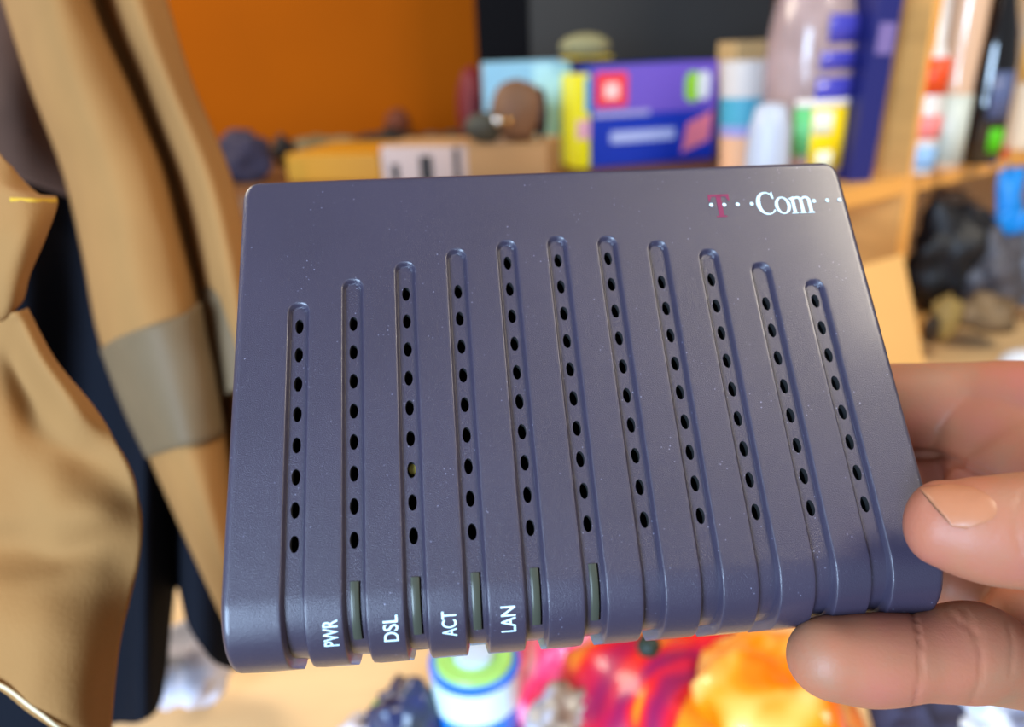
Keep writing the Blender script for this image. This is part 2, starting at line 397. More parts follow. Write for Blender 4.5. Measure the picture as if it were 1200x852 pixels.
# ------------------------------------------------------------------ hand
def cp(u, v, d): return Vector(((u - 600) / F_ * d, -(v - 426) / F_ * d, -d))
def limb(P, n=10, seg=40, cap=None):
    """P: (u, v, d, radius across in px, radius in depth mm); rings with rounded ends, in camera space"""
    S = spline([(*cp(p[0], p[1], p[2]), p[3] * p[2] / F_, p[4] * 0.001) for p in P], n)
    if cap:            # rounded fingertip: (u, v, d) of the tip
        t0 = np.array(cp(*cap)); b0 = S[0]; S = [np.array([*(b0[:3] + (t0 - b0[:3]) * math.cos(R(a))), b0[3] * math.sin(R(a)) ** .95, b0[4] * math.sin(R(a)) ** .95]) for a in (3, 8, 14, 21, 29, 38, 48, 58, 69, 80)] + S
    V = []; F = []
    for i, q in enumerate(S):
        a = S[max(0, i - 1)]; b2 = S[min(len(S) - 1, i + 1)]
        T = Vector((b2 - a)[:3]).normalized(); Z = Vector((0, 0, 1)); Yv = Z.cross(T).normalized(); Zv = T.cross(Yv).normalized()
        c = Vector(q[:3])
        for k in range(seg):
            t = 2 * math.pi * k / seg; V.append(c + Yv * (abs(q[3]) * math.cos(t)) + Zv * (abs(q[4]) * math.sin(t)))
    for i in range(len(S) - 1):
        for k in range(seg):
            k2 = (k + 1) % seg; F.append((i * seg + k, i * seg + k2, (i + 1) * seg + k2, (i + 1) * seg + k))
    F.append(tuple(range(seg))[::-1]); F.append(tuple((len(S) - 1) * seg + k for k in range(seg)))
    return V, F
hb = MB()
thumb = [(1103, 613, .1317, 51, 7.3), (1120, 616.5, .131, 56.5, 7.9), (1142, 619.5, .1302, 61.5, 8.3), (1170, 622, .1295, 65.5, 8.7), (1210, 622, .129, 69, 9.0), (1260, 625, .130, 66, 9.3), (1330, 640, .136, 70, 10.5), (1430, 680, .150, 85, 12.5), (1540, 720, .170, 85, 13)]
low = [(978, 771.5, .1412, 49, 7.5), (1015, 773.5, .1415, 53.5, 8.2), (1048, 772, .142, 52.5, 8.2),
       (1074, 770, .1425, 50, 8.0), (1095, 769, .143, 52.5, 8.2), (1125, 765, .1445, 58.5, 8.8), (1150, 766, .147, 57, 8.9), (1185, 782, .153, 45, 8.6), (1230, 792, .160, 42, 8.6), (1300, 780, .172, 48, 9.5), (1400, 760, .18, 55, 10)]
index = [(930, 470, .196, 3, 1), (934, 470, .196, 30, 6), (960, 472, .195, 44, 8), (1010, 476, .1925, 50, 8.6), (1080, 479, .190, 54, 9), (1130, 481, .188, 57, 10), (1200, 485, .182, 63, 12), (1300, 505, .178, 74, 13), (1420, 560, .18, 80, 13)]
middle = [(900, 575, .196, 3, 1), (904, 575, .196, 26, 6), (930, 576, .195, 38, 8), (1000, 577, .193, 46, 8.8), (1080, 577, .190, 50, 9.4), (1150, 580, .187, 56, 10), (1200, 590, .181, 58, 11), (1300, 610, .176, 62, 13), (1420, 640, .18, 70, 13)]
ring = [(985, 668, .190, 3, 1), (990, 668, .190, 20, 5), (1015, 668, .189, 34, 7), (1060, 670, .187, 40, 8), (1110, 675, .185, 44, 8.6), (1150, 690, .181, 50, 9), (1200, 700, .177, 60, 11), (1300, 700, .175, 60, 12), (1420, 700, .18, 70, 13)]
palm = [(1128, 484, .188, 46, 5), (1146, 494, .184, 64, 9), (1175, 515, .180, 82, 10.5), (1220, 560, .175, 100, 13), (1300, 600, .175, 160, 14), (1420, 650, .18, 180, 15), (1540, 700, .19, 165, 16), (1700, 760, .21, 130, 19), (1900, 850, .24, 120, 21), (2400, 1050, .30, 120, 25)]
palm2 = [(1148, 722, .171, 22, 4), (1160, 726, .170, 40, 7), (1200, 735, .168, 52, 9), (1280, 740, .17, 70, 11), (1400, 740, .18, 90, 13)]
CAPS = {0: (1058, 603, .1345), 1: (925, 766, .1405)}
for i_, P in enumerate((thumb, low, index, middle, ring, palm, palm2)): hb.add(*limb(P, cap=CAPS.get(i_)))
tmp = bpy.data.meshes.new('h'); tmp.from_pydata([tuple(v) for v in hb.V], [], hb.F); to = bpy.data.objects.new('h', tmp); COL.objects.link(to)
rm = to.modifiers.new('r', 'REMESH'); rm.mode = 'VOXEL'; rm.voxel_size = 0.0007
sm = to.modifiers.new('s', 'SMOOTH'); sm.factor = 0.5; sm.iterations = 10
dg = bpy.context.evaluated_depsgraph_get(); hm = bpy.data.meshes.new_from_object(to.evaluated_get(dg)); bpy.data.objects.remove(to)
N = len(hm.vertices); co = np.zeros(N * 3); hm.vertices.foreach_get('co', co); co = co.reshape(N, 3)
no = np.zeros(N * 3); hm.vertices.foreach_get('normal', no); no = no.reshape(N, 3)
def seg_dist(P, A, B):
    A = np.array(A); B = np.array(B); ab = B - A; t = np.clip(((P - A) @ ab) / (ab @ ab), 0, 1); return np.linalg.norm(P - (A + t[:, None] * ab), axis=1)
uvx = np.stack([600 + F_ * co[:, 0] / -co[:, 2], 426 - F_ * co[:, 1] / -co[:, 2]], 1)
def crease(pts, w, depth, dmax, dmin=0.0):       # skin folds run round the finger: (u, v) course, width px, depth mm
    global co
    S = spline(pts, 6); d = np.full(N, 1e9)
    for a, b2 in zip(S[:-1], S[1:]): d = np.minimum(d, seg_dist(uvx, a, b2))
    mk = (-co[:, 2] < dmax) & (-co[:, 2] > dmin)
    co -= no * (depth * 0.001 * np.exp(-(d / w) ** 2) * mk)[:, None]
crease([(1068, 716), (1076, 740), (1079, 770), (1078, 800), (1072, 826)], 1.9, 0.6, .16)
crease([(1128, 712), (1142, 740), (1150, 770), (1148, 800), (1138, 824)], 2.2, 0.35, .16)
crease([(1106, 708), (1118, 724), (1136, 736), (1144, 745)], 2.4, 0.2, .16)
crease([(1150, 742), (1153, 765), (1152, 790)], 2.2, 0.15, .16)
crease([(1180, 726), (1187, 755), (1185, 790)], 3, 0.2, .17)
crease([(1060, 533), (1105, 535), (1130, 546), (1160, 560)], 5, 1.4, .20, .15)
crease([(1200, 575), (1190, 610), (1197, 650)], 2.5, 0.25, .15)
hm.vertices.foreach_set('co', co.reshape(-1)); hm.update()
hm.transform(C2W)
SKIN = mat('skin', srgb(206, 138, 104), 0.5, bump=0.3, bscale=1500, sss=0.2, spec=0.35, stretch=(1, 1, 1))
nt = SKIN.node_tree; b_ = nt.nodes['Principled BSDF']
tc = nt.nodes.new('ShaderNodeTexCoord')
n1 = nt.nodes.new('ShaderNodeTexNoise'); n1.inputs['Scale'].default_value = 60; n1.inputs['Detail'].default_value = 5; nt.links.new(tc.outputs['Object'], n1.inputs['Vector'])
cr_ = nt.nodes.new('ShaderNodeValToRGB'); e = cr_.color_ramp.elements
e[0].position = 0.3; e[0].color = srgb(168, 98, 80); e[1].position = 0.7; e[1].color = srgb(150, 108, 82)
x_ = e.new(0.5); x_.color = srgb(164, 102, 76)
nt.links.new(n1.outputs['Fac'], cr_.inputs[0]); nt.links.new(cr_.outputs[0], b_.inputs['Base Color'])
hand = thing('hand', 'bare right hand holding the modem, thumb over its edge and finger under its rim', 'hand', stand(C(1400, 680, .18)))
hm.transform(MW[hand].inverted()); hm.materials.append(SKIN); hm.polygons.foreach_set('use_smooth', [True] * len(hm.polygons))
ho = bpy.data.objects.new('palm_and_fingers', hm); COL.objects.link(ho); ho.parent = hand
# thumbnail: plate laid on the thumb
wm = hm.copy(); wm.transform(MW[hand]); bmt = bmesh.new(); bmt.from_mesh(wm); tree = BVHTree.FromBMesh(bmt)
def on_hand(u, v, lift):
    o = CAMP; d = (C(u, v, 1) - o).normalized(); h = tree.ray_cast(o, d)
    return (h[0] + h[1] * lift) if h[0] else C(u, v, .13)
tip = spline([(1079, 574), (1086, 582), (1096, 594), (1106, 605), (1116, 617)], 5)
cut = spline([(1106, 567), (1146, 571), (1170, 587), (1168, 607), (1134, 620)], 5)
V = []; F = []; n = 16; nt_ = len(tip)
for i in range(nt_):
    for k in range(n + 1):
        t = k / n; a = tip[i]; c2 = cut[i]; p = a + (c2 - a) * t
        lift = (0.00035 * (1 - t) ** 1.2 + 0.00012) if t < 0.93 else 0.00012 * (1 - t) / 0.07 - 0.0001
        if i in (0, nt_ - 1): lift -= 0.0001
        V.append(on_hand(p[0], p[1], lift))
for i in range(nt_ - 1):
    for k in range(n): F.append((i * (n + 1) + k, (i + 1) * (n + 1) + k, (i + 1) * (n + 1) + k + 1, i * (n + 1) + k + 1))
NAIL = mat('nail', srgb(170, 108, 76), 0.36, spec=0.5, sss=0.1, var=0.03, vscale=300)
no_ = obj('thumbnail', V, F, NAIL, hand, smooth=True, world=True)
so = no_.modifiers.new('s', 'SOLIDIFY'); so.thickness = 0.0003; so.offset = -1
V = []; F = []
for i, p in enumerate(tip):
    q = p; wd_ = 0.6 + 1.0 * math.sin(math.pi * i / (nt_ - 1))
    V += [on_hand(q[0] - wd_ * .8, q[1] + wd_ * .5, 0.0001), on_hand(q[0] + 1.2, q[1] - 0.9, 0.0003)]
for i in range(nt_ - 1): F.append((2 * i, 2 * i + 1, 2 * i + 3, 2 * i + 2))
obj('nail_edge_grime', V, F, mat('grime', srgb(70, 46, 24), 0.9), hand, smooth=True, world=True)
bmt.free()

# ------------------------------------------------------------------ jacket
def cloth(name, rows, m, parent, n=8, amp=0.0, sc=18, seed=0.0, th=0.0012):
    V, F, nr, nc = sheet(rows, n)
    if amp: V = crumple(V, amp, sc, seed)
    o = obj(name, V, F, m, parent, smooth=True, world=True)
    s_ = o.modifiers.new('s', 'SOLIDIFY'); s_.thickness = th; s_.offset = 0; return o
jbase = C(60, 1000, .35); jbase.z = ZD
jacket = thing('work_jacket', 'tan canvas work jacket with black lining hanging at the left, sleeves folded', 'jacket', stand(jbase))
vv = [-90, 0, 100, 200, 300, 400, 500, 600, 710, 860]
cu_ = [[-40, -5, 20, 38, 76, 100, 118, 146, 190, 245, 300], ]
rowsA = []; vv[-1] = 752
UU = [(-20, 12, 40, 68, 82, 100, 118, 140, 172), (4, 30, 60, 90, 102, 118, 136, 160, 195), (36, 58, 90, 128, 146, 160, 176, 198, 226), (74, 96, 128, 168, 186, 200, 215, 240, 268),
      (98, 120, 152, 196, 212, 226, 240, 266, 292), (118, 140, 176, 218, 234, 248, 262, 284, 305), (160, 180, 208, 240, 256, 270, 282, 300, 318), (204, 220, 242, 262, 274, 286, 298, 312, 326), (255, 262, 275, 288, 296, 304, 312, 322, 334), (276, 280, 286, 292, 300, 308, 316, 324, 332)]
DD = (.385, .352, .338, .345, .362, .380, .366, .352, .372)
for v, us in zip(vv, UU): rowsA.append([(u, v, d + 0.00002 * v) for u, d in zip(us, DD)])
cloth('sleeve', rowsA, TAN, jacket, 6, 0.004, 16, 1.0)
# grey patch sewn on the sleeve
rp = []
for v, i0, i1 in ((395, 5, 6), (440, 5, 6), (480, 6, 7), (530, 6, 7)):
    t = (v - 400) / 100 if v >= 400 else 0; k0 = UU[5]; k1 = UU[6]; us = [a + (c2 - a) * t for a, c2 in zip(k0, k1)]
    rp.append([(us[j], v + (j - 1) * (-7 if v > 500 else -14), DD[j] + 0.00002 * v - 0.0035) for j in range(0, 5)])
cloth('sewn_patch', rp, GREYC, jacket, 6, 0.003, 16, 1.0)
rp = [[(232, 340, .385), (250, 335, .372), (275, 330, .366), (300, 330, .372)], [(243, 400, .383), (258, 398, .368), (280, 398, .364), (300, 398, .37)], [(256, 470, .383), (266, 462, .366), (282, 455, .362), (305, 450, .37)]]
cloth('sewn_patch', rp, GREYC, jacket, 6)
# inner collar fold: tan cloth, its shade painted in as darker brown
cloth('shaded_collar_fold', [[(-60, -60, .44), (-10, -60, .43), (30, -60, .44)], [(-60, 60, .45), (0, 60, .42), (60, 60, .44)], [(-60, 140, .44), (10, 150, .41), (80, 150, .44)], [(-60, 180, .43), (20, 210, .41), (110, 240, .43)]], TANSHADE, jacket, 8, 0.004)
tops = [(-60, 120), (20, 150), (80, 180), (130, 300), (165, 420), (190, 470), (206, 500), (222, 520), (250, 540), (285, 560), (310, 580)]
bots = [900, 900, 890, 850, 846, 815, 690, 735, 775, 784, 760]
rl = []
for t in (0, .2, .4, .6, .8, .93, 1.0):
    rl.append([(u + (0 if t < .8 else (0)), a + (b2 - a) * t, .43 - .02 * math.sin(i * 1.9)) for i, ((u, a), b2) in enumerate(zip(tops, bots))])
cloth('black_lining', rl, BLACKC, jacket, 6, 0.003)
# near upper flap with yellow stitched edge
fl = [[(-60, 150, .215), (-20, 160, .21), (8, 192, .205), (14, 200, .207), (18, 212, .212)], [(-60, 190, .21), (-20, 200, .203), (10, 216, .20), (36, 226, .203), (50, 233, .208)], [(-60, 232, .21), (-20, 234, .20), (20, 235, .195), (46, 236, .197), (66, 235, .203)],
      [(-60, 270, .205), (-20, 275, .196), (18, 278, .192), (38, 277, .194), (52, 276, .20)], [(-60, 320, .205), (-20, 322, .197), (5, 322, .194), (22, 321, .195), (33, 320, .20)], [(-60, 350, .21), (-30, 356, .203), (-6, 364, .20), (10, 366, .20), (24, 352, .205)], [(-60, 390, .22), (-40, 386, .215), (-20, 382, .21), (-5, 376, .21), (4, 370, .212)]]
cloth('pocket_flap', fl, TAN, jacket, 8, 0.002, 30, 3.0)
cloth('stitched_edge', [[(12, 232, .1945), (35, 233, .1945), (50, 233, .197), (66, 233, .2015)], [(12, 236, .1942), (35, 237, .1942), (50, 238, .1967), (66, 237, .2012)]], YELST, jacket, 6, th=0.0006)
# near lower panel
D_ = [
 [(-90, 352, .215), (-40, 358, .208), (-10, 362, .206), (12, 366, .200), (24, 364, .202), (30, 362, .212)],
 [(-90, 420, .212), (-40, 420, .208), (-5, 420, .210), (22, 420, .211), (46, 417, .201), (64, 424, .212)],
 [(-90, 480, .210), (-40, 480, .206), (6, 480, .207), (44, 478, .212), (84, 476, .203), (110, 480, .212)],
 [(-90, 545, .208), (-40, 545, .203), (14, 545, .2035), (60, 540, .205), (108, 540, .209), (150, 545, .207)],
 [(-90, 600, .208), (-40, 600, .202), (30, 600, .2025), (70, 600, .199), (118, 598, .200), (165, 600, .207)],
 [(-90, 645, .207), (-40, 645, .2035), (30, 645, .205), (72, 648, .2035), (118, 640, .204), (164, 652, .208)],
 [(-90, 690, .204), (-40, 690, .198), (25, 690, .197), (66, 685, .198), (112, 685, .201), (152, 700, .208)],
 [(-90, 740, .203), (-40, 740, .194), (20, 745, .191), (60, 745, .191), (100, 755, .195), (138, 760, .205)],
 [(-90, 770, .203), (-40, 785, .192), (10, 802, .189), (48, 822, .188), (90, 840, .192), (128, 860, .205)],
 [(-90, 775, .204), (-40, 795, .1925), (0, 806, .190), (35, 833, .189), (70, 858, .192), (126, 910, .205)]]
cloth('front_panel', D_, TAN, jacket, 8, 0.0010, 34, 7.0)
cloth('pale_hem', [[(-60, 778, .1885), (0, 801, .1875), (36, 826, .1868), (72, 853, .189), (110, 884, .20)], [(-60, 782, .189), (0, 804, .188), (36, 830, .1873), (72, 857, .1895), (110, 888, .2005)]], HEM, jacket, 6, th=0.0005)
cloth('black_lining', [[(-90, 740, .24), (0, 760, .235), (60, 800, .235), (140, 860, .24)], [(-90, 900, .24), (0, 900, .235), (60, 905, .235), (140, 910, .24)], [(-90, 1010, .245), (0, 1010, .24), (60, 1010, .24), (140, 1010, .245)]], BLACKC, jacket, 6, 0.002)

# ------------------------------------------------------------------ shelf unit behind
ZS = 0.99                                             # upper face of the shelf board
p0 = on_z(1064, 206, ZS)                              # where the divider's front edge meets the board
YAW = R(35)                                           # the unit's front runs away to the right
US = stand((p0.x, p0.y, ZD), YAW)                     # local x along the front (right), local y into the unit
unit = thing('shelf_unit', 'pale wooden shelf unit with an upright divider at the right', 'shelf', US)
TH = 0.024; HS = ZS - ZD
MB().box(-0.0, TH, 0.0, 0.20, 0.0, 0.95).build('divider', WOOD, unit)
MB().box(0.0005, TH - 0.0005, -0.0012, 0.0, 0.0, 0.95).build('divider_edging', WOODEDGE, unit)
for x0, x1 in ((-0.22, -0.0005), (TH + 0.0005, 0.95)):
    for z in (HS, 0.0235):
        MB().box(x0, x1, 0.003, 0.20, z - 0.022, z).build('shelf_board', WOOD, unit)
        MB().box(x0, x1, 0.0015, 0.003, z - 0.022, z).build('shelf_edging', WOODEDGE, unit)
MB().box(TH, 0.95, 0.20, 0.206, 0.0, 0.95).build('back_panel', mat('panel_cream', srgb(206, 184, 150), 0.7, var=0.05), unit)
MB().box(0.95, 0.974, 0.0, 0.206, 0.0, 0.95).build('side_panel', WOOD, unit)
UM = US.copy()
def uw(x, y, z): return UM @ Vector((x, y, z))
tag(MB().box(-1.75, 1.9, 0.10, 1.745, ZD - 0.04, ZD).build('desk_top', DESK), 'pale wooden desk top under the whole clutter', 'desk')
# sideboard against the orange wall, its front cut to the shelf unit's slant
b0 = uw(-0.235, 0.212, 0); b1 = uw(0.42, 0.212, 0)
sb = thing('sideboard', 'low dark brown wooden sideboard along the orange wall', 'sideboard', stand((-0.4, 1.35, ZD)))
pts = [(-1.7, 1.735), (-1.7, 1.0), (b0.x, b0.y), (b1.x, b1.y), (b1.x, 1.735)]
DW = DARKWOOD
o_ = MB().prism([(x + 0.4, y - 1.35) for x, y in pts], HS - 0.024, HS).build('top_board', DW, sb)
MB().prism([(x * 0.985 + 0.4, y - 1.35 + (0.01 if y < 1.5 else -0.002)) for x, y in pts], 0.0, HS - 0.0245).build('carcass', DW, sb)

def on_top(u, v, z=None): return on_z(u, v, ZS if z is None else z)
def px(n, p):      # n photograph pixels at the distance of p, in metres
    return n * (-(C2W.inverted() @ Vector(p)).z) / F_
P_ = lambda name, c, r=0.5, **k: mat(name, srgb(*c), r, **k)

# wall display: dark grey panel
pm = on_y(560, 72, 1.52)
mon = thing('monitor', 'dark grey flat monitor with black left side, on the sideboard before the orange wall', 'monitor', stand((pm.x, 1.52, ZS)))
w1 = on_y(622, 70, 1.50).x - pm.x; w2 = on_y(902, 66, 1.50).x - pm.x; zb = on_y(700, 74, 1.50).z - ZS
MB().box(w1, w2, -0.02, 0.02, zb, zb + 0.42).build('screen', P_('screen_grey', (56, 55, 54), 0.6, spec=.2), mon)
MB().box(0.0, w1 - 0.0005, -0.014, 0.05, zb + 0.004, zb + 0.41).build('side_casing', P_('casing_black', (10, 10, 14), 0.8, spec=.1), mon)
MB().box(w1 + 0.15, w1 + 0.27, 0.021, 0.04, 0.0, zb + 0.1).build('stand_neck', P_('casing_black2', (20, 20, 24), 0.5), mon)
MB().box(w1 + 0.08, w1 + 0.34, -0.02, 0.12, 0.0, 0.008).build('stand_foot', P_('casing_black3', (20, 20, 24), 0.5), mon)

# generic printed carton: local box w (x) d (y) h (z), origin at the left front bottom corner
def carton(name, label, cat, p, yaw, w, d, h, m, pitch=0.0, group=None):
    M = stand(p, yaw) @ Matrix.Rotation(pitch, 4, 'Y')
    t = thing(name, label, cat, M, group)
    bevel(MB().box(0, w, 0, d, 0, h).build('carton', m, t), 0.002, 2); return t
def print_on(t, name, m, x0, x1, z0, z1, r=0.0, y=-0.0006, n=8):
    if r: pts = rr(x0, x1, z0, z1, r, n)
    else: pts = [(x0, z0), (x1, z0), (x1, z1), (x0, z1)]
    return MB().prism(pts, y, y + 0.0005, lambda a, c2, h: (a, h, c2)).build(name, m, t)
# blue and purple carton
ZF = 0.0
p = on_top(694, 197); w = px(152, p) * 1.06; h = px(112, p)
cb = carton('carton_box', 'blue and purple carton with a red badge and a pink diamond, centre of the sideboard', 'box', p, R(17), w, 0.10, h, P_('carton_blue', (14, 54, 178), 0.4))
print_on(cb, 'purple_band', P_('carton_purple', (112, 88, 196), 0.4), 0.001, w - 0.001, h * .52, h - 0.001)
print_on(cb, 'grey_edge', P_('carton_lilac', (168, 168, 214), 0.4), 0.001, w * .45, h * .50, h * .55, y=-0.0009)
print_on(cb, 'red_badge', P_('badge_red', (238, 62, 74), 0.4), w * .02, w * .27, h * .60, h * .93, 0.006, y=-0.0012)
print_on(cb, 'white_badge_mark', P_('badge_white', (255, 214, 210), 0.4), w * .09, w * .20, h * .68, h * .83, 0.003, y=-0.0018)
print_on(cb, 'green_disc', P_('disc_green', (150, 214, 50), 0.4), w * .73, w * .86, h * .60, h * .90, w * .06, y=-0.0012)
print_on(cb, 'white_disc', P_('disc_white', (226, 232, 240), 0.4), w * .83, w * .93, h * .62, h * .90, w * .045, y=-0.0018)
print_on(cb, 'pale_lettering', P_('letter_pale', (176, 190, 240), 0.4), w * .14, w * .66, h * .235, h * .35, 0.003, y=-0.0012)
b = MB().prism([(w * .72, h * .08), (w * .95, h * .2), (w * .97, h * .5), (w * .76, h * .38)], -0.0012, -0.0006, lambda a, c2, k: (a, k, c2)); b.build('pink_diamond', P_('diamond_pink', (238, 130, 150), 0.4), cb)
# yellow striped carton edge and pale blue box left of it
p = on_top(676, 198); w = px(17, p); h = px(104, p)
yb = carton('slim_carton', 'slim yellow carton squeezed between the pale blue box and the blue carton', 'box', p, R(17), w, 0.09, h, P_('carton_yellow', (236, 226, 24), 0.4))
print_on(yb, 'pink_band', P_('band_pink', (226, 170, 190), 0.4), 0.0005, w - 0.0005, h * .32, h * .52)
print_on(yb, 'cyan_band', P_('band_cyan', (60, 170, 226), 0.4), w * .62, w - 0.0005, h * .6, h * .96, y=-0.0009)
p = on_top(572, 200); p2 = on_top(673, 200); w = (p2 - p).length; h = px(117, p)
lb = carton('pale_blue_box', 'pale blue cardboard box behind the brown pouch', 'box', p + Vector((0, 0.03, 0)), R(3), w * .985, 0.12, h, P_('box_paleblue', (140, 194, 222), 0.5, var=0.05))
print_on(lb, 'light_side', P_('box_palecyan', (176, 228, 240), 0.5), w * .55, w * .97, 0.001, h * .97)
bl = lb.matrix_world.copy(); 
wp = on_y(680, 95, 1.26)
gl = thing('glasses_case', 'small olive grey case lying on the cartons below the monitor', 'case', stand((p2.x - px(8, p2), p2.y + 0.06, ZS + h + 0.0005), R(4)))
V, F = blob((px(26, p2), 0.0, px(14, p2)), px(30, p2), 3, sz=.46, sy=.7); obj('case_shell', V, F, P_('case_olive', (134, 132, 96), 0.6), gl, smooth=True)
MB().box(px(-2, p2), px(56, p2), -0.014, 0.014, 0.0, 0.004).build('case_base', P_('case_ochre', (190, 160, 30), 0.6), gl)
# red wrapper left of pale box
p = on_top(556, 178); V, F = blob((0, 0, px(48, p)), px(50, p), 3, 0.25, 12, sx=.36, sy=.5, sz=1)
tag(obj('red_bag', [Vector(q) + p for q in V], F, P_('bag_red', (104, 18, 28), 0.6), smooth=True), 'dark red crumpled bag left of the pale blue box', 'bag')
# flat boxes under the clutter, left
def slab(name, label, cat, u0, u1, v0, v1, dep, m, yaw=0, z=None):
    p = on_top(u0, v1, z); q = on_top(u1, v1, z); M = stand(p, math.atan2(q.y - p.y, q.x - p.x) if yaw == 0 else yaw); w = (q - p).length
    t = thing(name, label, cat, M); bevel(MB().box(0, w, 0, dep, 0, px(v1 - v0, p)).build('block', m, t), .002); return t, w, px(v1 - v0, p)
t1, w, h = slab('yellow_book', 'thick yellow book lying flat left of the striped white box', 'book', 338, 448, 182, 214, .16, P_('book_yellow', (184, 124, 8), 0.5))
print_on(t1, 'page_block', P_('page_ochre', (176, 124, 20), 0.7), w * .02, w * .2, h * .1, h * .8)
t2, w, h = slab('white_box', 'long cream box with black marks on its white front, before the brown pouch', 'box', 449, 642, 172, 214, .10, P_('box_cream', (176, 134, 86), 0.6))
print_on(t2, 'white_label', P_('label_white', (196, 172, 164), 0.6), 0.001, w * .53, 0.001, h * .97)
for a, c2, hh in ((.06, .11, .5), (.24, .32, .72), (.45, .485, .92)): print_on(t2, 'black_mark', P_('mark_black', (40, 32, 30), 0.6), w * a, w * c2, h * .05, h * hh, y=-0.0012)
hbox = h
# brown pouch with metal studs, lying on the long box
p = on_z(604, 166, ZS + hbox + .0005); k = px(.86, p)
po = thing('brown_pouch', 'brown leather pouch with a round metal stud, lying on the long cream box', 'pouch', stand(p, R(5)))
V, F = blob((4 * k, 0, 41 * k), 42 * k, 4, 0.12, 26, sx=.84, sy=.6, sz=.98, seed=61); obj('pouch_body', V, F, P_('pouch_brown', (116, 82, 58), 0.6, var=.15, vscale=20), po, smooth=True)
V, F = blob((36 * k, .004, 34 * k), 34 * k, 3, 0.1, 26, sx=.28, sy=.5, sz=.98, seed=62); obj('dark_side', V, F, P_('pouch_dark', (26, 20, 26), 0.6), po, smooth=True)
V, F = blob((-42 * k, -.004, 21 * k), 24 * k, 3, 0.2, 40, sx=1.1, sy=.8, sz=.85, seed=63); obj('grey_flap', V, F, P_('flap_grey', (62, 62, 54), 0.6), po, smooth=True)
V, F = blob((-26 * k, -.026, 30 * k), 6 * k, 2); tag(obj('stud', V, F, mat('chrome', srgb(230, 240, 250), 0.12, metal=1.0), po, smooth=True), 'round silvery metal stud')
V, F = blob((-11 * k, -.027, 29 * k), 4.5 * k, 2); tag(obj('stud', V, F, mat('brass', srgb(220, 170, 90), 0.2, metal=1.0), po, smooth=True), 'small round brass stud')
# clutter on the sideboard behind them
def lump(name, label, cat, u, v, r, m, sx=1, sy=.8, sz=1, amp=.3, seed=0, sc=38, z=None, grp=None):
    p = on_top(u, v, z); rr_ = px(r, p); V, F = blob((0, 0, rr_ * sz * .96), rr_, 4, amp * 1.4, 1.5 / rr_, sx, sy, sz, seed)
    return tag(obj(name, [Vector(q) + p for q in V], F, m, smooth=True), label, cat, grp)
lump('purple_cloth', 'crumpled purple-grey cloth beside the jacket sleeve on the sideboard', 'cloth', 290, 212, 32, P_('cloth_purple', (46, 38, 54), .9), sz=.85, seed=3)
lump('black_pouch', 'small pointed black pouch standing left of the yellow book', 'pouch', 335, 196, 16, P_('pouch_black', (16, 15, 22), .6), sx=.8, sz=1.1, seed=5)
lump('grey_cable_coil', 'grey green tangle of cable behind the yellow book', 'cable', 385, 182, 30, P_('cable_grey', (104, 92, 62), .7), sx=1.2, sz=.36, seed=8, amp=.4)
lump('black_beret', 'flat black beret lying behind the striped white box', 'hat', 458, 180, 36, P_('cap_black', (22, 16, 12), .8), sx=1.15, sz=.36, seed=9, amp=.3)
lump('grey_glove', 'dark grey green glove left of the brown pouch', 'glove', 524, 181, 28, P_('glove_grey', (50, 50, 44), .8), sx=1.2, sz=.45, seed=11, amp=.35)
lump('rusty_tin', 'small rust coloured ball against the orange wall', 'ball', 467, 158, 15, P_('tin_rust', (104, 48, 22), .7), seed=12, amp=.1)
lump('olive_ball', 'small olive ball behind the rust coloured one', 'ball', 489, 155, 17, P_('ball_olive', (92, 66, 30), .7), seed=13, amp=.1, sz=1.5)

# right of the blue carton
def jar(name, label, cat, u, v, r, hgt, bands, m, z=None, parts=None):
    p = on_top(u, v, z); k = px(1, p); t = thing(name, label, cat, stand(p)); return t, k
t, k = jar('paper_cup', 'white paper cup with teal and blue bands, right of the blue carton', 'cup', 866, 200, 0, 0, None, None)
MB().lathe([(22 * k, 0), (24 * k, 40 * k)], 32).build('cup_base', P_('cup_tan', (226, 176, 136), .5), t, smooth=False)
MB().lathe([(24.3 * k, 40.2 * k), (25 * k, 52 * k)], 32).build('blue_band', P_('cup_lilac', (150, 150, 206), .5), t)
MB().lathe([(25.2 * k, 52.2 * k), (26 * k, 82 * k)], 32).build('teal_band', P_('cup_teal', (70, 160, 186), .5), t)
MB().lathe([(26.2 * k, 82.2 * k), (28 * k, 120 * k), (25 * k, 121 * k)], 32).build('cup_wall', P_('cup_white', (204, 198, 194), .5), t)
p = on_top(880, 186); k = px(1, p)
t = thing('tan_box', 'tan cardboard box behind the white paper cup', 'box', stand(p + Vector((0, .06, 0)), R(10)))
bevel(MB().box(-14 * k, 40 * k, 0, 50 * k, 0, 128 * k).build('carton', P_('card_tan', (206, 170, 116), .6), t), .002)
